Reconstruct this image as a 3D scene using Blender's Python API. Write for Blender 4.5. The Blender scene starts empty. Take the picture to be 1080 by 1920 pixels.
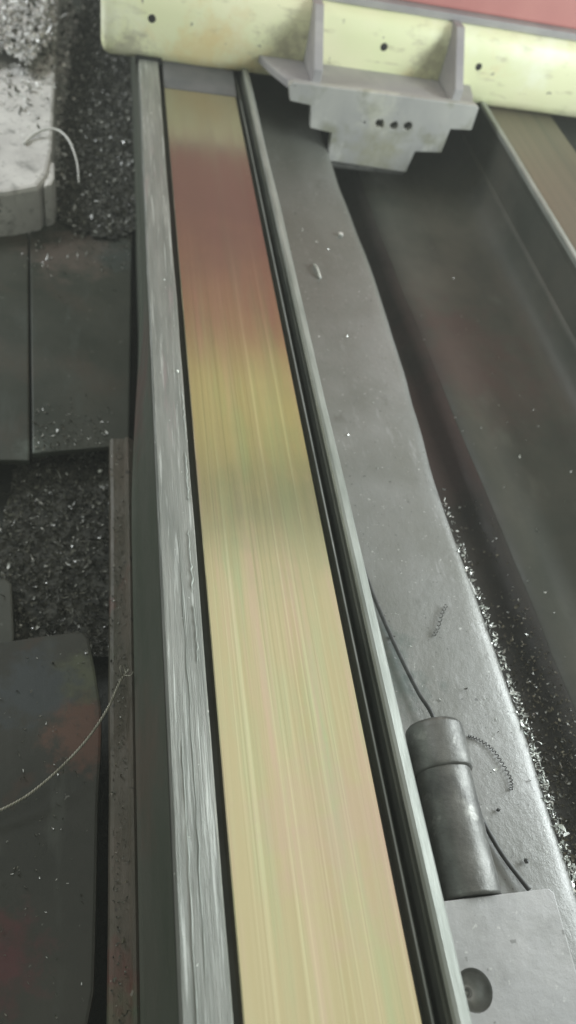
import bpy, bmesh, math, random
from mathutils import Matrix, Vector, noise
S = bpy.context.scene
COL = S.collection
rnd = random.Random(7)

# ---------------------------------------------------------------- camera
cam_d = bpy.data.cameras.new('camera')
cam = bpy.data.objects.new('camera', cam_d); COL.objects.link(cam)
cam_d.sensor_fit = 'VERTICAL'; cam_d.sensor_height = 36; cam_d.sensor_width = 20.25
cam_d.lens = 36*1430/1920
cam_d.clip_start = 0.02; cam_d.clip_end = 100
R = Matrix(((0.97359867, -0.0036717, -0.22823706),
            (-0.13587434, 0.79411921, -0.59237897),
            (0.18342247, 0.60775093, 0.77265452)))
M4 = R.to_4x4(); M4.translation = (0, 0, 1.2)
cam.matrix_world = M4
cam_d.dof.use_dof = True
cam_d.dof.focus_distance = 1.35
cam_d.dof.aperture_fstop = 2.3
S.camera = cam

# ---------------------------------------------------------------- light of the workshop hall
W = bpy.data.worlds.new('World'); S.world = W; W.use_nodes = True
bg = W.node_tree.nodes['Background']
bg.inputs[0].default_value = (0.59, 0.63, 0.54, 1); bg.inputs[1].default_value = 0.38
def area(name, loc, target, sx, sy, power, col):
    l = bpy.data.lights.new(name, 'AREA'); l.shape = 'RECTANGLE'; l.size = sx; l.size_y = sy
    l.energy = power; l.color = col
    o = bpy.data.objects.new(name, l); COL.objects.link(o); o.location = loc
    o.rotation_euler = (Vector(target)-Vector(loc)).to_track_quat('-Z', 'Y').to_euler()
    return o
area('window_light', (2.7, 0.95, 0.90), (0.6, 0.8, -.1), 1.8, 0.9, 84, (0.88, 0.95, 0.96))
area('hall_light', (1.2, 1.35, 3.9), (1.2, 1.36, 0), 4.4, 4.6, 34, (1.0, 0.98, 0.90))
area('left_fill_light', (-2.3, 3.2, 2.0), (-.3, 3.0, -.3), 1.2, 1.0, 62, (0.92, 0.96, 1.0))  # unseen fill lamp added to brighten the far-left chips and casting
S.view_settings.view_transform = 'Standard'
S.view_settings.look = 'None'
S.view_settings.exposure = 0.22
S.view_settings.gamma = 1.0

# ---------------------------------------------------------------- materials
def mat(name, c1, c2, scale=8, stretch=(1, 1, 1), rough=(0.5, 0.7), metal=0.0, bump=0.2, bscale=60,
        bdist=0.002, bstretch=None, specks=None, stains_or_shade=(), streak=None, contrast=(0.35, 0.65), spec=0.5, aniso=0, coat=0):
    m = bpy.data.materials.new(name); m.use_nodes = True
    nt = m.node_tree; N = nt.nodes; L = nt.links
    b = N['Principled BSDF']
    tc = N.new('ShaderNodeTexCoord')
    def noise_(sc, st, det=6, rg=0.6):
        mp = N.new('ShaderNodeMapping'); mp.inputs['Scale'].default_value = st
        L.new(tc.outputs['Object'], mp.inputs[0])
        n = N.new('ShaderNodeTexNoise'); n.inputs['Scale'].default_value = sc
        n.inputs['Detail'].default_value = det; n.inputs['Roughness'].default_value = rg
        L.new(mp.outputs[0], n.inputs['Vector']); return n.outputs[0]
    def rng(src, a, b_, lo=0.0, hi=1.0):
        r = N.new('ShaderNodeMapRange'); r.inputs[1].default_value = a; r.inputs[2].default_value = b_
        r.inputs[3].default_value = lo; r.inputs[4].default_value = hi; L.new(src, r.inputs[0]); return r.outputs[0]
    def mix(f, a, b_):
        x = N.new('ShaderNodeMix'); x.data_type = 'RGBA'
        L.new(f, x.inputs[0])
        for i, v in ((6, a), (7, b_)):
            if isinstance(v, tuple): x.inputs[i].default_value = (*v, 1)
            else: L.new(v, x.inputs[i])
        return x.outputs[2]
    n1 = noise_(scale, stretch)
    col = mix(rng(n1, *contrast), c1, c2)
    if streak:
        for (cc, sc, st, lo, hi, amt) in streak:
            col = mix(rng(noise_(sc, st, 4), lo, hi, 0, amt), col, cc)
    for (p, r0, r1, cc, amt) in stains_or_shade:
        kk = 2.6 if r1 < .5 else .6
        d = N.new('ShaderNodeVectorMath'); d.operation = 'DISTANCE'; d.inputs[1].default_value = p
        nz = N.new('ShaderNodeTexNoise'); nz.inputs['Scale'].default_value = 2.2/r1; nz.inputs['Detail'].default_value = 8; nz.inputs['Roughness'].default_value = .65
        L.new(tc.outputs['Object'], nz.inputs['Vector'])
        ad = N.new('ShaderNodeVectorMath'); ad.operation = 'MULTIPLY_ADD'
        ad.inputs[1].default_value = (r1*kk,)*3
        L.new(nz.outputs['Color'], ad.inputs[0]); 
        sb = N.new('ShaderNodeVectorMath'); sb.operation = 'SUBTRACT'; sb.inputs[1].default_value = (r1*kk/2,)*3
        L.new(tc.outputs['Object'], ad.inputs[2]); L.new(ad.outputs[0], sb.inputs[0]); L.new(sb.outputs[0], d.inputs[0])
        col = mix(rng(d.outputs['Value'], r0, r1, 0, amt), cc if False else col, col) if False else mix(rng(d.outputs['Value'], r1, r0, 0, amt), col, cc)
    if specks:
        for (cc, sc, th, amt) in specks:
            v = noise_(sc, (1, 1, 1), 2, 0.5)
            col = mix(rng(v, th, th+0.04, 0, amt), col, cc)
    L.new(col, b.inputs['Base Color'])
    L.new(rng(noise_(scale*2.3, stretch), 0.3, 0.7, rough[0], rough[1]), b.inputs['Roughness'])
    b.inputs['Metallic'].default_value = metal
    b.inputs['Specular IOR Level'].default_value = spec
    if aniso: b.inputs['Anisotropic'].default_value = aniso
    if coat: b.inputs['Coat Weight'].default_value = coat
    if bump:
        bp = N.new('ShaderNodeBump'); bp.inputs['Strength'].default_value = bump; bp.inputs['Distance'].default_value = bdist
        L.new(noise_(bscale, bstretch or stretch, 8, 0.7), bp.inputs['Height']); L.new(bp.outputs[0], b.inputs['Normal'])
    return m

M = {}
M['gold'] = mat('polished_way_metal', (0.60, 0.53, 0.32), (0.68, 0.61, 0.40), 4, (5, .12, 1), (0.15, 0.25), 0.90, 0.08, 60, 0.0005, (9, .03, 1),
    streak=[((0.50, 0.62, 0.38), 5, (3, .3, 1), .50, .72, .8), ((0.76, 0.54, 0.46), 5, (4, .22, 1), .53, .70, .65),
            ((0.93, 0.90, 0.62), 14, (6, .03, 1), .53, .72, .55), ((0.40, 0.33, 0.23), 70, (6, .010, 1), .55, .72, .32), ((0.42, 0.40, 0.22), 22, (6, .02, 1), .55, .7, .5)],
    stains_or_shade=[((.375, .92, 0), .05, .22, (.42, .48, .31), .3), ((.37, .30, 0), .04, .16, (.68, .48, .44), .35), ((.30, 3.0, 0), .95, 1.75, (.36, .33, .29), .92)],  # last entry dulls the far-end reflection through the base colour
    specks=[((0.3, 0.27, 0.17), 45, .78, .6), ((.95, .93, .8), 38, .80, .8)])
M['gold2'] = mat('dull_way_metal', (0.13, 0.125, 0.095), (0.19, 0.165, 0.12), 4, (5, .12, 1), (0.4, 0.5), 0.5, 0.10, 60, 0.0004)
M['rail'] = mat('scraped_steel', (0.21, 0.22, 0.20), (0.31, 0.315, 0.29), 10, (6, .4, 1), (0.36, 0.55), 0.35, 0.9, 26, 0.005, (7, .22, 1),
    streak=[((0.40, 0.30, 0.31), 7, (4, .5, 1), .58, .75, .55), ((0.62, 0.64, 0.61), 26, (8, .2, 1), .57, .68, .7), ((0.16, 0.17, 0.15), 34, (8, .2, 1), .62, .74, .5)],
    specks=[((.8, .8, .76), 60, .76, .9)])
M['lip'] = mat('worn_seal_metal', (0.24, 0.26, 0.235), (0.36, 0.38, 0.35), 9, (4, .6, 4), (0.38, 0.55), 0.3, 0.35, 30, 0.002, (5, .5, 5))
M['edge'] = mat('bare_bright_edge', (0.52, 0.55, 0.52), (0.36, 0.39, 0.36), 12, (1, .5, 1), (0.35, 0.5), 0.4, 0.2, 60)
M['darkslot'] = mat('oily_dark_steel', (0.03, 0.036, 0.03), (0.08, 0.085, 0.07), 9, (2, .5, 2), (0.3, 0.5), 0.2, 0.3, 30)
M['apron'] = mat('dusty_grey_casting', (0.20, 0.203, 0.192), (0.262, 0.262, 0.256), 5, (1, 1, 1), (0.28, 0.40), 0.15, 0.65, 70, 0.0024,
    bstretch=(1, .8, 1), specks=[((.55, .55, .53), 130, .70, .6), ((.09, .09, .09), 90, .70, .7), ((.85, .86, .85), 70, .78, .9)],
    streak=[((.19, .19, .175), 3, (1, .5, 1), .48, .62, .7), ((.36, .36, .36), 12, (3, .8, 1), .62, .72, .5), ((.10, .10, .09), 11, (1, .6, 1), .60, .72, .6)],
    stains_or_shade=[((0.51, 0.62, -.12), .05, .12, (.10, .13, .12), .7), ((0.50, 0.27, -.12), .03, .08, (.07, .08, .07), .7), ((.62, 2.6, -.12), .5, 1.5, (.115, .12, .10), .6)])  # last entry paints the light falling off towards the table
M['trough'] = mat('oily_trough_paint', (0.050, 0.056, 0.045), (0.088, 0.086, 0.070), 3, (1, 1, 1), (0.38, 0.6), 0.0, 0.35, 60, 0.002,
    stains_or_shade=[((1.02, 1.75, -.26), .12, .3, (.09, .045, .042), .5), ((1.22, 1.55, -.25), .05, .2, (.09, .055, .05), .4)],
    streak=[((.03, .033, .028), 6, (1.5, .5, 1), .52, .72, .45), ((.11, .115, .095), 14, (1, .4, 1), .62, .74, .5)], specks=[((.4, .4, .37), 85, .77, .7), ((.02, .02, .02), 70, .74, .5)])
M['gutter'] = mat('shaded_gutter', (0.014, 0.013, 0.012), (0.028, 0.024, 0.021), 5, (1, 1, 1), (0.35, 0.6), 0, 0.5, 50, 0.003,  # near-black base stands in for the shadow in the gutter
    stains_or_shade=[((.95, 1.45, -.33), .2, .4, (.045, .022, .022), .6)])
M['side'] = mat('dull_green_grey_paint', (0.075, 0.09, 0.068), (0.11, 0.115, 0.095), 4, (2, .5, 1), (0.4, 0.6), 0, 0.3, 40, 0.002,
    stains_or_shade=[((.05, 1.45, -.2), .05, .25, (.14, .05, .05), .5), ((.03, .5, -.22), .05, .2, (.16, .10, .08), .4)])
M['foot'] = mat('worn_brown_paint', (0.06, 0.058, 0.04), (0.12, 0.10, 0.078), 8, (2, .6, 1), (0.4, 0.6), 0, 0.6, 35, 0.004,
    streak=[((.16, .05, .04), 4, (2, 1, 1), .58, .68, .7), ((.08, .12, .07), 5, (1, 1, 1), .6, .7, .6)],
    specks=[((.3, .29, .25), 50, .72, .7), ((.02, .02, .015), 30, .66, .7)])
M['cream'] = mat('cream_paint', (0.80, 0.83, 0.52), (0.86, 0.84, 0.58), 3, (1, 1, 1), (0.35, 0.5), 0, 0.25, 25, 0.002,
    streak=[((.76, .62, .34), 5, (1, 1, 1), .55, .72, .7), ((.50, .48, .32), 9, (1, 1, 3), .57, .72, .75), ((.90, .92, .72), 4, (1, 1, 1), .55, .7, .8)],
    stains_or_shade=[((.33, 2.89, .02), .06, .17, (.78, .60, .27), .6), ((.06, 2.89, .04), .03, .09, (.42, .40, .30), .7), ((.60, 2.88, .12), .02, .10, (.40, .38, .27), .8), ((1.15, 2.88, .15), .02, .09, (.40, .38, .27), .7)],
    specks=[((.2, .19, .15), 28, .71, .75)])
M['red'] = mat('pinkish_red_paint', (0.52, 0.21, 0.195), (0.58, 0.25, 0.225), 3, (1, 1, 1), (0.35, 0.5), 0, 0.1, 20)
M['yellow'] = mat('yellow_paint', (0.92, 0.80, 0.45), (0.92, 0.86, 0.58), 3, (1, 1, 1), (0.4, 0.5), 0, 0.1, 20)
M['bracket'] = mat('dusty_grey_paint', (0.30, 0.29, 0.30), (0.39, 0.38, 0.37), 6, (1, 1, 1), (0.5, 0.7), 0, 0.4, 30, 0.003,
    streak=[((.46, .46, .43), 6, (1, 1, 2), .55, .7, .6), ((.15, .14, .15), 9, (1, 1, 1), .62, .75, .7)],
    specks=[((.7, .7, .68), 45, .77, .6)])
M['plate'] = mat('stepped_plate_grey', (0.36, 0.36, 0.35), (0.45, 0.45, 0.42), 6, (1, 1, .5), (0.45, 0.65), 0.1, 0.3, 30, 0.002,
    streak=[((.58, .58, .54), 10, (1, 1, .5), .56, .70, .7), ((.24, .24, .17), 9, (1, 1, 1), .50, .64, .7)],
    stains_or_shade=[((.95, 2.67, -.12), .03, .12, (.30, .29, .19), .6), ((.93, 2.67, .03), .02, .09, (.55, .55, .46), .6)], specks=[((.14, .14, .12), 40, .72, .7)])
M['black'] = mat('black_rubber', (0.012, 0.014, 0.012), (0.03, 0.03, 0.028), 10, (1, 1, 1), (0.4, 0.6), 0, 0.2, 40)
M['reflection_pad'] = mat('dark_reflection_grey', (0.085, 0.09, 0.095), (0.12, 0.12, 0.125), 10, (1, 1, 1), (0.5, 0.7), 0, 0.2, 40)  # colour of the dark reflection strip on the guideway
M['cyl'] = mat('dark_oxidised_steel', (0.10, 0.10, 0.094), (0.19, 0.19, 0.18), 14, (1, 1, 1), (0.33, 0.5), 0.55, 0.55, 90, 0.0025,
    streak=[((.38, .38, .35), 22, (1, 1, 1), .58, .7, .6), ((.06, .06, .06), 8, (1, 1, 1), .58, .7, .6)])
M['block'] = mat('grey_block_casting', (0.33, 0.33, 0.335), (0.42, 0.415, 0.415), 5, (1, 1, 1), (0.38, 0.55), 0.15, 0.45, 60, 0.0025,
    streak=[((.19, .19, .18), 6, (1, 1, 1), .54, .70, .6), ((.42, .42, .41), 20, (4, .6, 1), .60, .70, .5)], specks=[((.12, .12, .11), 60, .70, .6), ((.6, .6, .58), 90, .70, .5)])
M['screw'] = mat('bright_screw_steel', (0.34, 0.34, 0.33), (0.2, 0.2, 0.19), 30, (1, 1, 1), (0.3, 0.45), 0.5, 0.3, 50, 0.002)
M['chip'] = mat('steel_swarf', (0.45, 0.45, 0.43), (0.75, 0.76, 0.74), 20, (1, 1, 1), (0.3, 0.45), 0.6, 0, 50)
M['chipd'] = mat('dirty_swarf', (0.05, 0.05, 0.04), (0.17, 0.17, 0.14), 18, (1, 1, 1), (0.3, 0.5), 0.45, 0, 50)
M['chipp'] = mat('pale_swarf', (0.6, 0.6, 0.57), (0.93, 0.93, 0.91), 20, (1, 1, 1), (0.35, 0.5), 0.35, 0, 50)
M['chipb'] = mat('rusty_swarf', (0.06, 0.055, 0.04), (0.20, 0.18, 0.13), 18, (1, 1, 1), (0.35, 0.5), 0.3, 0, 50)
M['chipw'] = mat('bright_swarf', (0.8, 0.84, 0.8), (0.9, 0.92, 0.88), 20, (1, 1, 1), (0.2, 0.4), 0.4, 0, 50)
M['heap'] = mat('packed_swarf', (0.02, 0.021, 0.017), (0.085, 0.085, 0.07), 45, (1, 1, 1), (0.5, 0.8), 0.1, 0.8, 90, 0.01)
M['heapl'] = mat('packed_bright_swarf', (0.26, 0.26, 0.25), (0.84, 0.84, 0.81), 45, (1, 1, 1), (0.35, 0.6), 0.4, 0.8, 90, 0.01)
M['floor'] = mat('oily_floor', (0.012, 0.015, 0.011), (0.03, 0.032, 0.025), 4, (1, 1, 1), (0.5, 0.7), 0, 0.7, 30, 0.01,
    stains_or_shade=[((-.10, 1.08, -.5), .05, .12, (.16, .03, .04), .7)])
M['slab'] = mat('dark_oily_plate', (0.024, 0.030, 0.021), (0.052, 0.054, 0.041), 3, (1, 1, 1), (0.42, 0.6), 0.1, 0.35, 25, 0.003,
    stains_or_shade=[((-.14, 2.3, -.38), .06, .16, (.11, .085, .07), .8), ((.03, 2.3, -.38), .02, .1, (.06, .08, .08), .5), ((-.2, 1.42, -.38), .01, .05, (.10, .12, .10), .7)],
    streak=[((.055, .045, .032), 5, (1, 1, 1), .55, .7, .7), ((.05, .06, .05), 9, (2, .5, 1), .58, .7, .6)], specks=[((.12, .13, .11), 40, .70, .6)])
M['slabb'] = mat('rusty_dark_plate', (0.018, 0.020, 0.014), (0.038, 0.038, 0.029), 3, (1, 1, 1), (0.4, 0.6), 0.1, 0.4, 30, 0.003,
    stains_or_shade=[((-.055, .60, -.3), .035, .085, (.12, .055, .035), .75), ((-.06, .72, -.3), .02, .07, (.08, .09, .05), .8), ((-.16, .22, -.3), .02, .08, (.09, .02, .025), .7), ((-.15, .7, -.3), .04, .1, (.04, .05, .055), .8)],
    streak=[((.06, .03, .018), 7, (1, 1, 1), .58, .7, .8), ((.05, .055, .045), 9, (2, .5, 1), .58, .7, .6)], specks=[((.2, .2, .18), 55, .73, .6)])
M['pale'] = mat('pale_dusty_casting', (0.50, 0.49, 0.47), (0.66, 0.65, 0.62), 8, (1, 1, 1), (0.5, 0.7), 0, 0.5, 25, 0.004,
    streak=[((.18, .18, .17), 14, (1, 1, 1), .55, .70, .7), ((.2, .2, .19), 40, (1, 1, 1), .55, .7, .6)],
    stains_or_shade=[((-.25, 2.15, -.26), .05, .14, (.45, .33, .29), .7)], specks=[((.12, .12, .11), 45, .70, .7)])
M['white'] = mat('pale_strip', (0.75, 0.75, 0.72), (0.6, 0.6, 0.56), 20, (1, 1, 1), (0.4, 0.5), 0, 0.2, 50)
M['cable'] = mat('black_cable_skin', (0.03, 0.03, 0.03), (0.08, 0.08, 0.08), 30, (1, 1, 1), (0.4, 0.55), 0, 0.2, 60)
M['wire'] = mat('tarnished_wire', (0.26, 0.25, 0.20), (0.42, 0.41, 0.35), 40, (1, 1, 1), (0.3, 0.5), 0.6, 0.2, 60)

# ---------------------------------------------------------------- helpers
def link(name, verts, faces, m, parent=None, smooth=False, bevel=0, mats=None, fm=None):
    me = bpy.data.meshes.new(name); me.from_pydata([tuple(v) for v in verts], [], faces); me.update()
    bm = bmesh.new(); bm.from_mesh(me); bmesh.ops.recalc_face_normals(bm, faces=bm.faces)
    if bevel:
        es = [e for e in bm.edges if len(e.link_faces) == 2 and e.calc_face_angle(0) > 0.6]
        bmesh.ops.bevel(bm, geom=es, offset=bevel, segments=2, affect='EDGES', profile=0.6)
    bm.to_mesh(me); bm.free()
    if smooth:
        for p in me.polygons: p.use_smooth = True
    for mm in ([m]+(mats or [])): me.materials.append(mm)
    if fm:
        for i, k in fm.items(): me.polygons[i].material_index = k
    o = bpy.data.objects.new(name, me); COL.objects.link(o)
    if parent:
        o.parent = parent
        a = parent; off = Vector((0, 0, 0))
        while a: off += a.location; a = a.parent
        o.location = -off
    return o
def thing(name, label, cat, loc=(0, 0, 0), group=None):
    o = bpy.data.objects.new(name, None); COL.objects.link(o); o.location = loc; o.empty_display_size = .05
    o['label'] = label; o['category'] = cat
    if group: o['group'] = group
    return o
def tag(o, label, cat, group=None, kind=None):
    if label: o['label'] = label
    if cat: o['category'] = cat
    if group: o['group'] = group
    if kind: o['kind'] = kind
    return o
def ys(a, b, n): return [a+(b-a)*i/n for i in range(n+1)]
def wob(y, k, amp, f=3.0): return (noise.noise(Vector((y*f, k*7.3, 1.7))))*amp
def loft(name, fn, y0, y1, n, m, parent=None, closed=True, smooth=False, caps=True, mats=None, strip=None):
    """lofts the X-Z section fn(y) along Y"""
    V = []; F = []; Y = ys(y0, y1, n); k = len(fn(Y[0]))
    for y in Y:
        for (x, z) in fn(y): V.append((x, y, z))
    fm = {}
    for i in range(n):
        for j in range(k if closed else k-1):
            a = i*k+j; b = i*k+(j+1) % k
            if strip and j in strip: fm[len(F)] = strip[j]
            F.append((a, b, b+k, a+k))
    if closed and caps:
        F.append(tuple(range(k))); F.append(tuple(reversed(range(n*k, n*k+k))))
    return link(name, V, F, m, parent, smooth, mats=mats, fm=fm)
def box(name, x0, x1, y0, y1, z0, z1, m, parent=None, bevel=0.004):
    V = [(x, y, z) for z in (z0, z1) for y in (y0, y1) for x in (x0, x1)]
    F = [(0, 2, 3, 1), (4, 5, 7, 6), (0, 1, 5, 4), (2, 6, 7, 3), (0, 4, 6, 2), (1, 3, 7, 5)]
    return link(name, V, F, m, parent, bevel=bevel)
def prism(name, poly, z0, z1, m, parent=None, bevel=0.004):
    n = len(poly); V = [(x, y, z0) for x, y in poly]+[(x, y, z1) for x, y in poly]
    F = [tuple(reversed(range(n))), tuple(range(n, 2*n))]+[(i, (i+1) % n, n+(i+1) % n, n+i) for i in range(n)]
    return link(name, V, F, m, parent, bevel=bevel)
def resample(pts, n):
    P = [Vector(p) for p in pts]
    out = []
    for i in range(len(P)-1):
        p0 = P[max(i-1, 0)]; p1 = P[i]; p2 = P[i+1]; p3 = P[min(i+2, len(P)-1)]
        for s in range(n):
            t = s/n
            out.append(0.5*((2*p1)+(-p0+p2)*t+(2*p0-5*p1+4*p2-p3)*t*t+(-p0+3*p1-3*p2+p3)*t**3))
    out.append(P[-1]); return out
def tube_data(pts, r, seg=8, V=None, F=None):
    V = [] if V is None else V; F = [] if F is None else F
    n = len(pts); base = len(V); up = Vector((0, 0, 1))
    for i, p in enumerate(pts):
        d = (pts[min(i+1, n-1)]-pts[max(i-1, 0)]).normalized()
        a = d.cross(up)
        if a.length < .05: a = d.cross(Vector((0, 1, 0)))
        a.normalize(); b = a.cross(d)
        rr = r(i/(n-1)) if callable(r) else r
        for k in range(seg):
            t = 2*math.pi*k/seg
            V.append(p+a*math.cos(t)*rr+b*math.sin(t)*rr)
    for i in range(n-1):
        for k in range(seg):
            a0 = base+i*seg+k; b0 = base+i*seg+(k+1) % seg
            F.append((a0, b0, b0+seg, a0+seg))
    F.append(tuple(base+k for k in reversed(range(seg)))); F.append(tuple(base+(n-1)*seg+k for k in range(seg)))
    return V, F
def tube(name, pts, r, m, parent=None, seg=8):
    V, F = tube_data(pts, r, seg); return link(name, V, F, m, parent, smooth=True)
def chip(V, F, p, size, rg, flat=0.5):
    """one curled sliver of steel"""
    n = rg.choice((2, 3, 4)); w = size*rg.uniform(.18, .45); curl = rg.uniform(.3, 1.1)
    if rg.random() < .05: n = 7; w = size*.14; size *= 2.4; curl = rg.uniform(.2, .6)
    rot = Matrix.Rotation(rg.uniform(0, 6.28), 3, 'Z') @ Matrix.Rotation(rg.gauss(0, flat), 3, 'X') @ Matrix.Rotation(rg.gauss(0, flat), 3, 'Y')
    base = len(V); x = z = a = 0.0; st = size/n; tw = rg.uniform(-.5, .5)
    for i in range(n+1):
        c = Vector((x, 0, z)); wv = Vector((0, math.cos(tw*i), math.sin(tw*i)))*w*.5*(1 if 0 < i < n else .6)
        V.append(Vector(p)+rot @ (c-wv)); V.append(Vector(p)+rot @ (c+wv))
        x += math.cos(a)*st; z += math.sin(a)*st; a += curl
    for i in range(n):
        F.append((base+2*i, base+2*i+1, base+2*i+3, base+2*i+2))
def inside(poly, x, y):
    c = False; n = len(poly)
    for i in range(n):
        (x1, y1), (x2, y2) = poly[i], poly[i-1]
        if (y1 > y) != (y2 > y) and x < (x2-x1)*(y-y1)/(y2-y1)+x1: c = not c
    return c
def scatter(name, poly, hfun, count, size, m, m2, label, seed=1, flat=.6, mound=None, frac=.4, dens=None):
    rg = random.Random(seed); V = []; F = []; fm = {}
    x0 = min(p[0] for p in poly); x1 = max(p[0] for p in poly); y0 = min(p[1] for p in poly); y1 = max(p[1] for p in poly)
    k = 0
    while k < count:
        x = rg.uniform(x0, x1); y = rg.uniform(y0, y1)
        if not inside(poly, x, y): continue
        if dens and rg.random() > dens(x, y): k += .02; continue
        f0 = len(F); s = size*rg.uniform(.4, 1.0)*(1.7 if rg.random() < .07 else 1)
        chip(V, F, (x, y, hfun(x, y)+rg.uniform(.0, .25)*size), s, rg, flat)
        if rg.random() < frac:
            for j in range(f0, len(F)): fm[j] = 1
        k += 1
    if mound:
        nx, ny, mi = mound; base = len(V)
        for j in range(ny+1):
            for i in range(nx+1):
                x = x0+(x1-x0)*i/nx; y = y0+(y1-y0)*j/ny
                z = hfun(x, y)+noise.noise(Vector((x*45, y*45, 3)))*.012
                V.append((x, y, z))
        for j in range(ny):
            for i in range(nx):
                xc = x0+(x1-x0)*(i+.5)/nx; yc = y0+(y1-y0)*(j+.5)/ny
                if not inside(poly, xc, yc): continue
                a = base+j*(nx+1)+i; fm[len(F)] = 2; F.append((a, a+1, a+nx+2, a+nx+1))
    me = bpy.data.meshes.new(name); me.from_pydata([tuple(v) for v in V], [], F); me.update()
    for mm in (m, m2, mound[2] if mound else m): me.materials.append(mm)
    for i, kk in fm.items(): me.polygons[i].material_index = kk
    o = bpy.data.objects.new(name, me); COL.objects.link(o)
    tag(o, label, 'metal chips', kind='stuff'); return o
def curve_mesh(name, loops, depth, m, parent, frame, bevel=0.0):
    """2-D outline with holes, extruded; frame maps (u, v, w) to the world"""
    cu = bpy.data.curves.new(name, 'CURVE'); cu.dimensions = '2D'; cu.fill_mode = 'BOTH'; cu.extrude = depth/2; cu.bevel_depth = bevel; cu.bevel_resolution = 1
    for lp in loops:
        sp = cu.splines.new('POLY'); sp.points.add(len(lp)-1); sp.use_cyclic_u = True
        for q, (u, v) in zip(sp.points, lp): q.co = (u, v, 0, 1)
    t = bpy.data.objects.new('tmp', cu); COL.objects.link(t)
    me = bpy.data.meshes.new_from_object(t.evaluated_get(bpy.context.evaluated_depsgraph_get()))
    bpy.data.objects.remove(t)
    V = [frame(*v.co) for v in me.vertices]; F = [tuple(p.vertices) for p in me.polygons]
    bpy.data.meshes.remove(me)
    return link(name, V, F, m, parent)
def circ(cx, cy, r, n=20, rag=0.0, seed=0):
    rg = random.Random(seed)
    return [(cx+r*(1+rg.uniform(-rag, rag))*math.cos(2*math.pi*i/n), cy+r*(1+rg.uniform(-rag, rag))*math.sin(2*math.pi*i/n)) for i in range(n)]

# ---------------------------------------------------------------- the floor of the pit
fl = link('floor', [(-3, -2, -.5), (4, -2, -.5), (4, 8, -.5), (-3, 8, -.5)], [(0, 1, 2, 3)], M['floor'])
fl['kind'] = 'structure'

# ---------------------------------------------------------------- machine bed
Y0, Y1 = -.7, 4.6
bed = thing('machine_bed', 'long grey machine bed with polished golden guideway running under the red and cream table', 'machine bed', (.8, 1.5, -.5))
def f_gold(y): return [(.1765, -.05), (.1755, -.0015), (.1775, 0), (.4195, 0), (.4215, -.0015), (.4205, -.05)]
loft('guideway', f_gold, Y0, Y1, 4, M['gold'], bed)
def f_rail(y):
    a = wob(y, 1, .0012, 2); b = wob(y, 2, .0015, 6)
    return [(.0925, -.05), (.0915+a, .012), (.0955+a, .0205), (.122, .0212), (.1572+b, .0202), (.1592+b, .0190), (.1600, -.05)]
rail = loft('side_rail', f_rail, Y0, 2.886, 160, M['rail'], bed)
# raised burr threads along the rail
def burr_or_glint(pts, r):
    P = resample(pts, 9)
    P = [p+Vector((rnd.gauss(0, .0009), 0, 0)) for p in P]
    ph = rnd.uniform(0, 6)
    return tube('burr_or_glint', P, lambda t: r*(.35+.65*abs(math.sin(t*17+ph)))*min(1, 8*t+.1, 8*(1-t)+.1), M['edge'], rail, 5)
zb = .0215
burr_or_glint([(.1555, 1.255, zb-.001), (.156, 1.20, zb-.001), (.1565, 1.15, zb-.001), (.1555, 1.09, zb-.001)], .0016)
burr_or_glint([(.153, 1.06, zb), (.152, .99, zb), (.1525, .93, zb)], .0017)
burr_or_glint([(.147, .86, zb), (.1465, .82, zb), (.148, .77, zb), (.1475, .72, zb)], .0015)
burr_or_glint([(.146, .70, zb), (.148, .64, zb), (.147, .58, zb)], .0010)
burr_or_glint([(.128, .86, zb), (.1285, .6, zb), (.129, .35, zb), (.126, .1, zb)], .0006)
burr_or_glint([(.112, .45, zb), (.113, .25, zb), (.111, .0, zb)], .0008)
link('rail_groove_floor', [(.16, Y0, -.045), (.177, Y0, -.045), (.177, Y1, -.045), (.16, Y1, -.045)], [(0, 1, 2, 3)], M['darkslot'], bed)
def bx(y):
    t = min(1, max(0, (y-1.05)/.9)); t = t*t*(3-2*t); return .052+t*.036
def f_side(y):
    b = bx(y); return [(.0895, -.045), (.0912, -.004), (.0905, -.02), (b+.004, -.235), (b-.001, -.25), (b-.001, -.6), (.3, -.6), (.3, -.052), (.12, -.052)]
loft('bed_side', f_side, Y0, Y1, 60, M['side'], bed)
def f_foot(y):
    w = wob(y, 5, .003, 5)
    return [(.0+w, -.285), (.003+w, -.272), (.010+w, -.268), (.036, -.270+wob(y, 6, .006, 9)), (.041, -.262), (.046, -.262), (.060, -.275), (.060, -.6), (.0+w*.3, -.6)]
loft('bed_foot', f_foot, Y0, 1.36, 70, M['foot'], bed)
# groove and seal lip on the right of the guideway
link('seal_groove_floor', [(.42, Y0, -.04), (.47, Y0, -.04), (.47, Y1, -.04), (.42, Y1, -.04)], [(0, 1, 2, 3)], M['darkslot'], bed)
def f_groove(y): return [(.438, -.04), (.4385, -.012), (.4405, -.010), (.4425, -.012), (.4435, -.04)]
loft('seal_strip', f_groove, Y0, Y1, 4, M['lip'], bed)
def f_slotwall(y):
    return [(.4545, -.04), (.4535, .004), (.4520, .008), (.4545, .012), (.4555, .020), (.459, .020), (.459, -.04)]
loft('groove_wall', f_slotwall, Y0, Y1, 4, M['darkslot'], bed)
def f_lip(y):
    b = wob(y, 3, .0045, 2.2); w = .0 + .004*min(1, max(0, (1.6-y)))
    return [(.4597, -.13), (.4565, .0215), (.4585, .0285), (.4640, .0305), (.4765+b+w, .0265), (.4815+b+w, .018), (.484+b+w, -.13)]
loft('seal_lip', f_lip, Y0, Y1, 110, M['lip'], bed)
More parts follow.
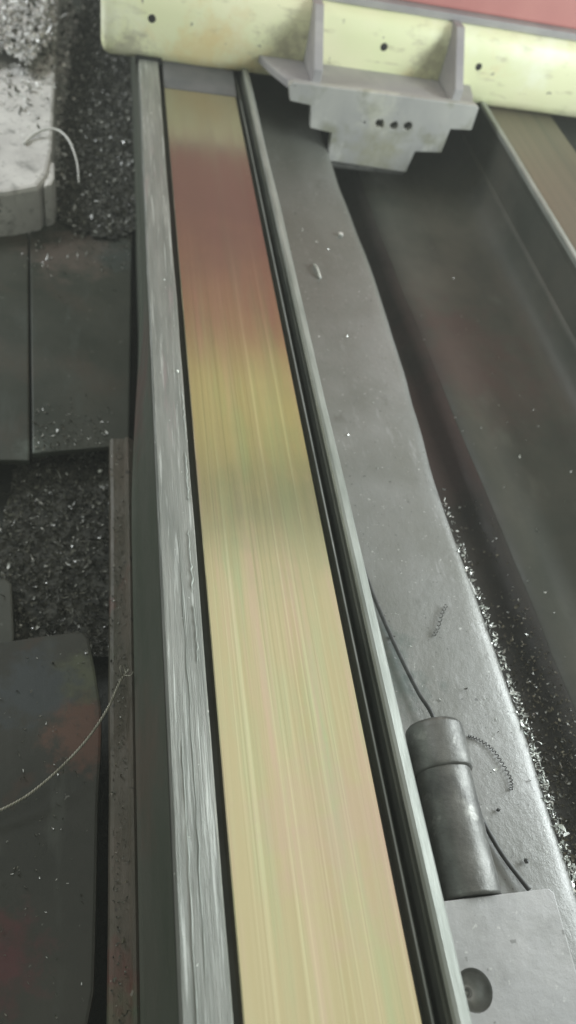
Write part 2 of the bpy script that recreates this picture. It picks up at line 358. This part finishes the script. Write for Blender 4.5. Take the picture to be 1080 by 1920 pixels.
# sloping grey casting beyond the lip
def edge_x(y):
    pts = [(-1, .79), (.3, .79), (.45, .795), (.68, .791), (.92, .778), (1.11, .777), (1.5, .791), (1.97, .797), (2.43, .777), (5, .777)]
    for (a, xa), (b, xb) in zip(pts, pts[1:]):
        if a <= y <= b: return xa+(xb-xa)*(y-a)/(b-a)
    return .79
def f_apron(y):
    e = edge_x(y)+wob(y, 9, .003, 8)
    L_ = [(.462, -.118)]
    for i in range(1, 12):
        x = .462+(e-.03-.462)*i/11; L_.append((x, -.118+noise.noise(Vector((x*9, y*5, 0)))*.0022))
    L_ += [(e-.022, -.1195), (e-.015, -.1215), (e-.009, -.1245), (e-.004, -.129), (e-.001, -.135), (e, -.145), (e-.004, -.34), (.462, -.34)]
    return L_
loft('bed_apron', f_apron, Y0, Y1, 120, M['apron'], bed, smooth=False)
for p in bpy.data.objects['bed_apron'].data.polygons:
    if abs(p.normal.y) < .5: p.use_smooth = True
def gx(y):
    t = min(1, max(0, (y-.4)/1.9)); return .985-.065*t
def f_gutter(y): w = wob(y, 4, .004, 6); g = gx(y)+wob(y, 11, .006, 5); return [(.70, -.318), (g-.07, -.318+w), (g-.045, -.314+w), (g-.025, -.302+w), (g-.008, -.281), (g+.012, -.2635), (g+.03, -.2600)]
loft('gutter', f_gutter, Y0, Y1, 60, M['gutter'], bed, closed=False, smooth=True)
def f_trough(y):
    g = gx(y)+.02
    return [(g, -.345), (g, -.2625), (g+.10, -.258+wob(y, 31, .004, 3)), (1.22, -.252+wob(y, 32, .004, 3)), (1.30, -.246), (1.335, -.238), (1.362, -.222), (1.380, -.195), (1.390, -.15), (1.394, -.10), (1.394, -.345)]
loft('trough_floor', f_trough, Y0, Y1, 60, M['trough'], bed)
for p in bpy.data.objects['trough_floor'].data.polygons:
    if p.center.z > -.3 and abs(p.normal.y) < .5: p.use_smooth = True
def f_wall(y): return [(1.392, -.215), (1.392, -.01), (1.388, .014), (1.408, .0145), (1.408, -.5), (1.40, -.5), (1.40, -.215)]
loft('trough_wall', f_wall, Y0, Y1, 20, M['trough'], bed)
def f_orail(y):
    return [(1.386, .014), (1.386, .027), (1.389, .0305), (1.399, .031), (1.406+wob(y, 8, .002, 4), .027), (1.407, .014)]
loft('outer_lip', f_orail, Y0, Y1, 60, M['lip'], bed)
def f_og(y): return [(1.432, -.03), (1.432, .0015), (1.434, .003), (1.706, .003), (1.708, .0015), (1.708, -.03)]
loft('outer_guideway', f_og, Y0, Y1, 4, M['gold2'], bed)
loft('outer_groove', lambda y: [(1.406, -.02), (1.434, -.02)], Y0, Y1, 2, M['darkslot'], bed, closed=False)
loft('outer_casting', lambda y: [(1.70, -.10), (2.6, -.10), (2.6, -.5), (1.70, -.5)], Y0, Y1, 4, M['trough'], bed)

# ---------------------------------------------------------------- carriage table across the bed
tab = thing('machine_table', 'cream and pinkish red table crossing the bed, grey stepped bracket on its front', 'machine table', (1.0, 3.2, 0))
def band():
    prof = [(2.935, .268), (2.905, .262), (2.888, .235), (2.879, .18), (2.877, .11), (2.884, .05), (2.897, .018), (2.92, .007), (3.6, .007), (3.6, .268)]
    xs = [-.034, -.032, -.022, -.005] + ys(.02, 2.5, 50); V = []; F = []; k = len(prof)
    for i, x in enumerate(xs):
        ins = (.05, .03, .01, .0)[i] if i < 4 else 0
        for j, (y, z) in enumerate(prof):
            zz = z
            if j < 8: y = y+ins
            if z > .2: zz = z-ins*.6
            if z < .03 and j < 8: zz = z+ins*.5
            V.append((x, y+wob(x, 20+j, .003, 6), zz if j > 6 else zz+wob(x, 40+j, .004, 7)))
    for i in range(len(xs)-1):
        for j in range(k):
            a = i*k+j; b = i*k+(j+1) % k; F.append((a, b, b+k, a+k))
    F.append(tuple(range(k))); F.append(tuple(reversed(range((len(xs)-1)*k, len(xs)*k))))
    o = link('cover_band', V, F, M['cream'], tab)
    for p in o.data.polygons:
        if abs(p.normal.x) < .6: p.use_smooth = True
    return o
bd = band()
def disc_y(name, x, y, z, r, h, m, parent, n=16):
    V = []; F = []
    for rr, yy in ((r, y), (r, y-h*.6), (r*.75, y-h)):
        for i in range(n): V.append((x+rr*math.cos(6.2832*i/n), yy, z+rr*math.sin(6.2832*i/n)))
    for L_ in range(2):
        for i in range(n): F.append((L_*n+i, L_*n+(i+1) % n, (L_+1)*n+(i+1) % n, (L_+1)*n+i))
    F.append(tuple(range(2*n, 3*n)))
    return link(name, V, F, m, parent)
for x, z in ((.133, .15), (1.322, .152), (.947, .17)):
    disc_y('screw', x, 2.884, z, .014, .009, M['black'], bd)
box('table_edge', -.03, 2.5, 2.925, 3.6, .268, .292, M['bracket'], tab)
def slab_r(name, z0, z1, y, m, x0=-.05):
    box(name, x0, 2.5, y, 3.9, z0, z1, m, tab, .01)
slab_r('carriage_body', .292, 1.34, 2.965, M['red'], .0)
slab_r('unseen_yellow_block', 1.34, 2.3, 3.02, M['yellow'], .02)  # unseen block added above the view for the guideway's yellow reflection
link('table_underside', [(-.03, 3.58, .006), (2.5, 3.58, .006), (2.5, 3.58, -.45), (-.03, 3.58, -.45)], [(0, 1, 2, 3)], M['black'], tab) if False else None
box('under_skirt', .50, 1.36, 3.3, 3.9, -.1, .006, M['darkslot'], tab)
# rail end under the band: dark wiper frame round the rail
curve_mesh('rail_wiper', [[(.082, .004), (.172, .004), (.172, .030), (.082, .030)], [(.0905, .0045), (.0905, .0225), (.1615, .0225), (.1615, .0045)]], .012, M['black'], tab, lambda u, v, w: (u, 2.879+w, v))
link('way_dark_reflection', [(.176, 2.73, .0012), (.424, 2.73, .0012), (.424, 2.90, .016), (.176, 2.90, .016), (.176, 2.73, .0004), (.424, 2.73, .0004), (.424, 2.90, .0004), (.176, 2.90, .0004)],
     [(0, 1, 2, 3), (4, 7, 6, 5), (0, 4, 5, 1), (1, 5, 6, 2), (3, 2, 6, 7), (0, 3, 7, 4)], M['reflection_pad'], tab)  # added dark pad, stands in for the soft dark reflection below the band
# bracket: shelf, stepped plate, two gussets
prism('bracket_shelf', [(.592, 2.704), (1.272, 2.704), (1.30, 2.79), (1.32, 2.90), (.50, 2.90), (.54, 2.80)], .060, .086, M['bracket'], tab, .004)
outline = [(.588, .083), (.602, .036), (.676, .030), (.692, -.047), (.772, -.055), (.782, -.157), (1.087, -.167), (1.099, -.086), (1.200, -.078), (1.204, .010), (1.285, .016), (1.282, .092), (1.272, .098), (.60, .093)]
holes = [circ(.866, -.004, .004, 8, .3, 1), circ(.880, -.007, .006, 8, .3, 6), circ(.938, -.004, .018, 16, .22, 3), circ(.992, -.004, .017, 16, .15, 4), circ(1.042, -.001, .018, 16, .15, 5)]
curve_mesh('stepped_plate', [outline]+holes, .026, M['plate'], tab, lambda u, v, w: (u, 2.69+w, v), .002)
box('plate_backing', .85, 1.07, 2.7035, 2.71, -.04, .03, M['black'], tab, 0)
for px, pz in ((.945, -.002), (.993, -.001), (1.041, .002)): disc_y('bolt_head', px, 2.699, pz, .008, .004, M['screw'], tab, 8)
box('plate_foot', .786, 1.084, 2.680, 2.735, -.185, -.1685, M['cyl'], tab, .003)
for x0, x1 in ((.668, .700), (1.184, .0)):
    if x1 == 0: x1 = 1.216
    V = []
    for x in (x0, x1): V += [(x, 2.700, .088), (x, 2.93, .088), (x, 2.93, .275), (x, 2.865, .275), (x, 2.70, .135)]
    F = [(0, 1, 2, 3, 4), (9, 8, 7, 6, 5)]+[(i, (i+1) % 5, 5+(i+1) % 5, 5+i) for i in range(5)]
    link('gusset', V, F, M['bracket'], tab, bevel=.004)

# ---------------------------------------------------------------- cylinder, its block, the cable
cyl = thing('steel_cylinder', 'dark grey steel cylinder with a wider cap lying against the screwed block', 'cylinder', (.57, .34, -.118))
def lathe(name, stations, axis0, axis1, m, parent, n=40, dent=.0):
    A = Vector(axis0); B = Vector(axis1); d = (B-A).normalized(); L_ = (B-A).length
    a = d.cross(Vector((0, 0, 1))).normalized(); b = a.cross(d); V = []; F = []
    for (t, r) in stations:
        for i in range(n):
            th = 6.2832*i/n; rr = r*(1+noise.noise(Vector((math.cos(th)*2, math.sin(th)*2, t*6)))*dent)
            V.append(A+d*L_*t+a*math.cos(th)*rr+b*math.sin(th)*rr)
    for k in range(len(stations)-1):
        for i in range(n): F.append((k*n+i, k*n+(i+1) % n, (k+1)*n+(i+1) % n, (k+1)*n+i))
    F.append(tuple(reversed(range(n)))); F.append(tuple(range((len(stations)-1)*n, len(stations)*n)))
    o = link(name, V, F, m, parent)
    for p in o.data.polygons:
        if len(p.vertices) == 4: p.use_smooth = True
    return o
a0 = (.568, .190, -.066); a1 = (.577, .478, -.066)
lathe('cylinder_body', [(0, .0475)]+[(t, .0475) for t in ys(.02, .66, 16)]+[(.70, .0478), (.715, .0486)], a0, a1, M['cyl'], cyl, dent=.03)
lathe('cylinder_cap', [(.700, .047), (.705, .0515), (.715, .0530)]+[(t, .0530) for t in ys(.74, .97, 8)]+[(.985, .0515), (1.0, .047)], a0, a1, M['cyl'], cyl, dent=.02)
blk = thing('end_block', 'flat grey steel block with one sunken screw in front of the cylinder', 'block', (.58, 0, -.118))
bo = [(.494, .186), (.684, .186), (.690, .180), (.684, .02), (.690, -.35), (.4905, -.35), (.4905, .0), (.492, .1)]
curve_mesh('block_body', [bo, circ(.5185, .068, .0285, 28)], .088, M['block'], blk, lambda u, v, w: (u, v, -.074+w), .0015)
def countersink():
    n = 28; V = []; F = []
    rs = [(.0287, -.0305)]+[(.0272*math.cos(t), -.033-.024*math.sin(t)) for t in (0, .2, .4, .6, .8, 1.0, 1.2, 1.35)]
    rs += [(.0055, -.0535), (.0050, -.060), (0, -.060)]
    for r, z in rs[:-1]:
        for i in range(n): V.append((.5185+r*math.cos(6.2832*i/n), .068+r*math.sin(6.2832*i/n), z))
    for k in range(len(rs)-2):
        for i in range(n): F.append((k*n+i, k*n+(i+1) % n, (k+1)*n+(i+1) % n, (k+1)*n+i))
    F.append(tuple(range((len(rs)-2)*n, (len(rs)-1)*n)))
    return link('sunken_screw', V, F, M['screw'], blk, smooth=True)
countersink()
cab = [(.505, 1.10, -.112), (.529, .994, -.110), (.530, .892, -.110), (.541, .783, -.110), (.561, .664, -.108), (.582, .565, -.104), (.597, .515, -.100), (.612, .44, -.111), (.626, .38, -.1125), (.645, .318, -.111), (.664, .259, -.110), (.692, .200, -.106)]
tag(tube('cable', resample(cab, 8), .0042, M['cable'], None, 10), 'thin black cable running from the seal lip under the cylinder to the block corner', 'cable')

# ---------------------------------------------------------------- left side of the pit
def rough_block():
    top = [(-.85, 4.3), (-.225, 4.2), (-.224, 3.666), (-.206, 3.1), (-.196, 2.66), (-.205, 2.50), (-.231, 2.42), (-.32, 2.37), (-.85, 2.25)]
    n = len(top); V = []; F = []
    for (z, ins) in ((-.5, 0), (-.235, 0), (-.224, .004), (-.220, .012)):
        for x, y in top: V.append((x-ins*(1 if x > -.7 else 0), y+ins*(1 if y < 2.6 else 0), z))
    for k in range(3):
        for i in range(n): F.append((k*n+i, k*n+(i+1) % n, (k+1)*n+(i+1) % n, (k+1)*n+i))
    F.append(tuple(range(3*n, 4*n)))
    return link('casting_block', V, F, M['pale'])
rbk = thing('grey_casting', 'pale dusty casting block half covered in silver metal chips beside the bed', 'casting', (-.3, 2.6, -.5))
o = rough_block(); o.name = 'block_body'; o.parent = rbk; o.location = (.3, -2.6, .5)
prism('corner_boss', [(-.215, 2.44), (-.190, 2.46), (-.182, 2.50), (-.186, 2.60), (-.215, 2.602)], -.45, -.232, M['pale'], rbk, .01)
tag(tube('bent_strip', resample([(-.287, 2.665, -.214), (-.264, 2.714, -.208), (-.221, 2.743, -.195), (-.177, 2.735, -.19), (-.139, 2.688, -.20), (-.112, 2.60, -.225), (-.105, 2.53, -.26)], 8), lambda t: .0060*(1-.6*t), M['white'], None, 8), 'pale bent strip hooked over the edge of the dusty casting', 'metal strip')
def slab(name, poly, z0, z1, m, label, cat='steel plate', bevel=.005):
    return tag(prism(name, poly, z0, z1, m, None, bevel), label, cat)
slab('floor_plate', [(-.198, 1.403), (0.01, 1.435), (.052, 1.45), (.080, 2.7), (-.279, 2.6)], -.40, -.38, M['slab'], 'large dark oily plate below the chip pile, right of the black seam')
slab('floor_plate', [(-1.2, 1.37), (-.203, 1.378), (-.286, 2.62), (-1.2, 2.6)], -.40, -.379, M['slab'], 'narrow dark plate at the left border of the photo, left of the black seam')
pb = [(-1.2, .70), (-.40, .775), (-.22, .806), (-.136, .818), (-.066, .826), (-.050, .823), (-.041, .808), (-.026, .729), (-.013, .646), (-.0135, .56), (-.018, .467), (-.019, .285), (-.021, .159), (-.032, .105), (-.036, -.1), (-.036, -.5), (-1.2, -.5)]
slab('rusty_plate', pb, -.325, -.30, M['slabb'], 'dark plate with rounded corner and orange rust patch at the lower left', bevel=.006)
slab('small_slab', [(-.5, .80), (-.218, .80), (-.206, .87), (-.222, 1.015), (-.235, 1.03), (-.5, 1.03)], -.5, -.405, M['slab'], 'small dark slab at the left border between the chips and the rusty plate', 'slab')

# twisted wire
ctr = resample([(.040, .700, -.236), (.030, .688, -.236), (.019, .668, -.237), (-.003, .619, -.240), (-.038, .568, -.25), (-.080, .525, -.26), (-.125, .489, -.27), (-.16, .468, -.275), (-.212, .449, -.28), (-.30, .43, -.285)], 26)
V, F = [], []
dist = 0
for s in (0, math.pi):
    P = []; dist = 0
    for i, p in enumerate(ctr):
        if i: dist += (p-ctr[i-1]).length
        d = (ctr[min(i+1, len(ctr)-1)]-ctr[max(i-1, 0)]).normalized()
        a = d.cross(Vector((0, 0, 1))).normalized(); b = a.cross(d); th = dist*520+s
        P.append(p+a*math.cos(th)*.0015+b*math.sin(th)*.0015)
    tube_data(P, .0017, 5, V, F)
for q in ([(.034, .690, -.236), (.028, .708, -.232), (.022, .700, -.226), (.026, .686, -.234)], [(.03, .688, -.235), (.042, .684, -.230), (.048, .694, -.234)]):
    tube_data(resample(q, 5), .0012, 5, V, F)
tag(link('twisted_wire', V, F, M['wire'], None, smooth=True), 'thin twisted steel wire curving over the dark plate from the bed foot', 'wire')

# ---------------------------------------------------------------- swarf
def h_top(x, y):
    return -.221+.10*max(0, min(1, (y-2.75)/.8))*max(0, min(1, (-.20-x)/.1+.35))
scatter('chip_pile', [(-.62, 3.05), (-.40, 3.25), (-.30, 3.15), (-.212, 3.45), (-.226, 3.67), (-.235, 4.2), (-.62, 4.3)], h_top, 3200, .032, M['chipp'], M['chipd'],
        'silver metal chips heaped on top of the dusty casting', 3, .8, (40, 60, M['heapl']), .30, lambda x, y: 1)
scatter('scattered_swarf', [(-.50, 2.70), (-.205, 2.70), (-.215, 3.5), (-.60, 3.5)], lambda x, y: -.2195, 620, .026, M['chipp'], M['chipd'], 'loose silver chips thinly strewn on the pale slab below the heap', 21, .6, None, .35, lambda x, y: max(.02, (y-2.6)/.9)**1.5)
def h_mid(x, y):
    t = max(0, min(1, (-.05-x)/.17)); u = max(0, min(1, (y-2.38)/.25))
    return -.47+.13*t*u
scatter('chip_pile', [(-.24, 2.50), (-.15, 2.52), (-.09, 2.62), (-.065, 2.9), (-.08, 3.5), (-.12, 4.3), (-.27, 4.3)], h_mid, 3600, .032, M['chipp'], M['chipd'],
        'silver grey metal chips spilling down between the casting and the bed', 4, .8, (24, 60, M['heapl']), .35)
def h_low(x, y):
    return -.42+.02*max(0, min(1, (y-2.3)/.3))
scatter('chip_pile', [(-.20, 2.50), (-.10, 2.41), (.0, 2.39), (.085, 2.44), (.09, 4.4), (-.14, 4.4), (-.2, 2.5)], lambda x, y: h_low(x, y)+.045, 5200, .027, M['chipd'], M['chip'],
        'dark oily metal chips lying along the left flank of the bed', 5, .8, (30, 80, M['heap']), .16)
scatter('chip_pile', [(-.235, 1.49), (.06, 1.49), (.0, 1.25), (.0, .84), (-.10, .86), (-.30, .92)], lambda x, y: -.455+.015*noise.noise(Vector((x*9, y*9, 0))), 2600, .021, M['chipd'], M['chip'],
        'dark wet metal chips in the hollow between the two dark plates', 6, .8, (30, 50, M['heap']), .10)
# bright chips along the casting edge and in the gutter
def dens_edge(x, y):
    return max(0, min(1, (1.12-y)/.5))
V0 = []
poly = [(edge_x(y)-.006, y) for y in ys(-.2, 1.15, 12)]+[(edge_x(y)+.014, y) for y in reversed(ys(-.2, 1.15, 12))]
scatter('edge_chips', poly, lambda x, y: -.126-.5*max(0, x-edge_x(y)+.002), 760, .0115, M['chipw'], M['chip'], 'bright tiny chips glittering along the right edge of the grey casting', 8, .9, None, .35, dens_edge)
polyg = [(.89, -.3), (.90, 1.10), (.925, 1.20), (.975, 1.15), (1.00, .6), (1.01, -.3)]
scatter('gutter_chips', polyg, lambda x, y: -.314+.055*max(0, min(1, (x-gx(y)+.06)/.08)), 5200, .0110, M['chipb'], M['chip'], 'brown and grey chips filling the gutter beside the grey casting', 9, .7, None, .13, lambda x, y: max(0.05, min(1, (1.05-y)/.9)**1.5 if y < 1.05 else 0))
scatter('loose_chips', [(.50, .2), (.77, .2), (.77, 2.3), (.50, 2.3)], lambda x, y: -.116, 70, .0095, M['chipw'], M['chipd'], 'scattered specks of metal chips on the grey casting', 10, .5, None, .45)
scatter('trough_chips', [(1.0, .5), (1.36, .5), (1.36, 2.2), (.96, 2.2)], lambda x, y: -.262+.04*(x-1), 60, .011, M['chip'], M['chipw'], 'scattered specks of metal chips on the dark trough floor', 11, .5, None, .5)
scatter('rail_chips', [(.098, .0), (.157, .0), (.157, 2.4), (.098, 2.4)], lambda x, y: .0215, 26, .006, M['chipw'], M['chip'], 'tiny bright chips on the long left rail', 12, .5, None, .5)
# chips one can point at
def curl(name, pts, r, m, label, turns=0, cr=0):
    P = resample(pts, 40 if turns else 10)
    if turns:
        n = len(P); Q = []
        for i, p in enumerate(P):
            d = (P[min(i+1, n-1)]-P[max(i-1, 0)]).normalized(); a = d.cross(Vector((0, 0, 1))).normalized(); b = a.cross(d)
            th = 6.2832*turns*i/(n-1); Q.append(p+a*math.cos(th)*cr+b*math.sin(th)*cr)
        P = Q
    return tag(tube(name, P, r, m, None, 5), label, 'metal chip')
curl('curled_chip', [(.699, .758, -.113), (.683, .737, -.112), (.668, .709, -.112), (.652, .688, -.113)], .0011, M['cyl'], 'curled grey chip lying alone in the middle of the grey casting', 9, .0030)
curl('coiled_chip', [(.665, .474, -.114), (.682, .466, -.113), (.703, .448, -.113), (.716, .420, -.113), (.724, .388, -.113), (.719, .368, -.114)], 0.0009, M['cable'], 'long dark coiled chip lying just right of the cylinder cap', 20, .0026)
curl('bent_chip', [(.93, 2.10, -.322), (.945, 2.04, -.315), (.95, 1.98, -.318)], .0045, M['chip'], 'pale bent chip in the dark gutter below the bracket')
curl('bent_chip', [(.602, 1.95, -.113), (.604, 1.92, -.106), (.609, 1.885, -.113)], .0035, M['chipw'], 'bright sliver standing on the far part of the grey casting')
curl('bent_chip', [(.822, .905, -.318), (.85, .93, -.300), (.875, .935, -.300), (.89, .90, -.312)], .0055, M['chip'], 'grey looped chip in the gutter where the glittering edge chips begin')
def nugget(p, s, m, label, seed):
    rg = random.Random(seed); bm = bmesh.new(); bmesh.ops.create_icosphere(bm, subdivisions=1, radius=s)
    for v in bm.verts: v.co = v.co*rg.uniform(.6, 1.25)+Vector(p)
    me = bpy.data.meshes.new('chip_crumb'); bm.to_mesh(me); bm.free(); me.materials.append(m)
    o = bpy.data.objects.new('chip_crumb', me); COL.objects.link(o); return tag(o, label, 'metal chip')
nugget((.530, .985, -.111), .0065, M['cyl'], 'dark crumb beside the lip where the black cable starts', 1)
nugget((.716, 2.124, -.112), .0085, M['chipw'], 'bright square crumb on the far part of the grey casting', 2)
nugget((.561, .688, -.112), .0050, M['cyl'], 'small dark crumb just right of the black cable', 3)
nugget((.705, .247, -.112), .0055, M['black'], 'black crumb between the cylinder and the glittering edge', 4)
nugget((.682, .335, -.113), .0035, M['black'], 'tiny black crumb right of the middle of the cylinder', 5)
nugget((.148, 1.30, .022), .0045, M['chipw'], 'pinkish white crumb on the right edge of the long left rail', 6)

# grit packed between the lip and the cylinder
scatter('grit', [(.492, .19), (.520, .19), (.524, .36), (.505, .43), (.488, .40)], lambda x, y: -.1165, 260, .011, M['chipd'], M['chipw'], 'dark grit and chips packed between the seal lip and the cylinder', 13, .8, None, .2)
rg = random.Random(5)
P = resample([(.684, .184, -.030), (.685, .12, -.0305), (.683, .05, -.030), (.685, -.05, -.030)], 8)
tube('burr_or_glint', [p+Vector((rg.gauss(0, .0005), 0, 0)) for p in P], lambda t: .0013*(.6+.4*math.sin(t*23)), M['edge'], blk, 5)  # bright tube painting the highlight along the block's bevelled edge
P = resample([(.646, .155, -.0305), (.655, .10, -.0302), (.659, .05, -.0305)], 8)
tube('scratch', P, lambda t: .0007*(.4+.6*abs(math.sin(t*9)))*min(1, 6*t+.1), M['edge'], blk, 5)
for o in bpy.data.objects:
    if o.name.split('.')[0] in ('curled_chip', 'coiled_chip', 'bent_chip', 'chip_crumb'): o['group'] = 'single loose chips lying on the bed'

scatter('spilled_chips', [(-.28, 1.98), (.055, 1.98), (.07, 2.45), (-.29, 2.45)], lambda x, y: -.3785, 260, .014, M['chipd'], M['chip'], 'thin dark chips strewn on the large plate below the chip pile', 14, .4, None, .2, lambda x, y: max(.03, (y-1.95)/.5)**3)
scatter('spilled_chips', [(-.19, 1.405), (.0, 1.44), (.03, 1.75), (-.22, 1.75)], lambda x, y: -.3785, 200, .011, M['chipd'], M['chip'], 'thin dark chips strewn on the near edge of the large dark plate', 15, .4, None, .2, lambda x, y: max(.03, 1-(y-1.4)/.3)**3)
scatter('spilled_chips', [(-.25, -.1), (-.04, -.1), (-.04, .80), (-.23, .79)], lambda x, y: -.2985, 150, .009, M['chipd'], M['chip'], 'thin chips strewn over the rusty plate with the rounded corner', 16, .4, None, .25)
scatter('oily_crumbs', [(.003, .1), (.034, .1), (.034, 1.34), (.003, 1.34)], lambda x, y: -.268, 260, .010, M['chipd'], M['chipb'], 'oily crumbs along the low foot ledge of the bed', 17, .5, None, .25)

# thin haze volume, added for a milky glow over the scene
HAZE = 0.016
if HAZE:
    hz = box('haze', -3.4, 4.4, -2.4, 8.4, -1.5, 2.8, None, None, 0)
    hm = bpy.data.materials.new('glow_haze'); hm.use_nodes = True; nt = hm.node_tree
    nt.nodes.remove(nt.nodes['Principled BSDF'])
    pv = nt.nodes.new('ShaderNodeVolumePrincipled'); pv.inputs['Density'].default_value = HAZE; pv.inputs['Color'].default_value = (.9, .93, .88, 1)
    nt.links.new(pv.outputs[0], nt.nodes['Material Output'].inputs['Volume'])
    hz.data.materials.clear(); hz.data.materials.append(hm); hz['kind'] = 'stuff'
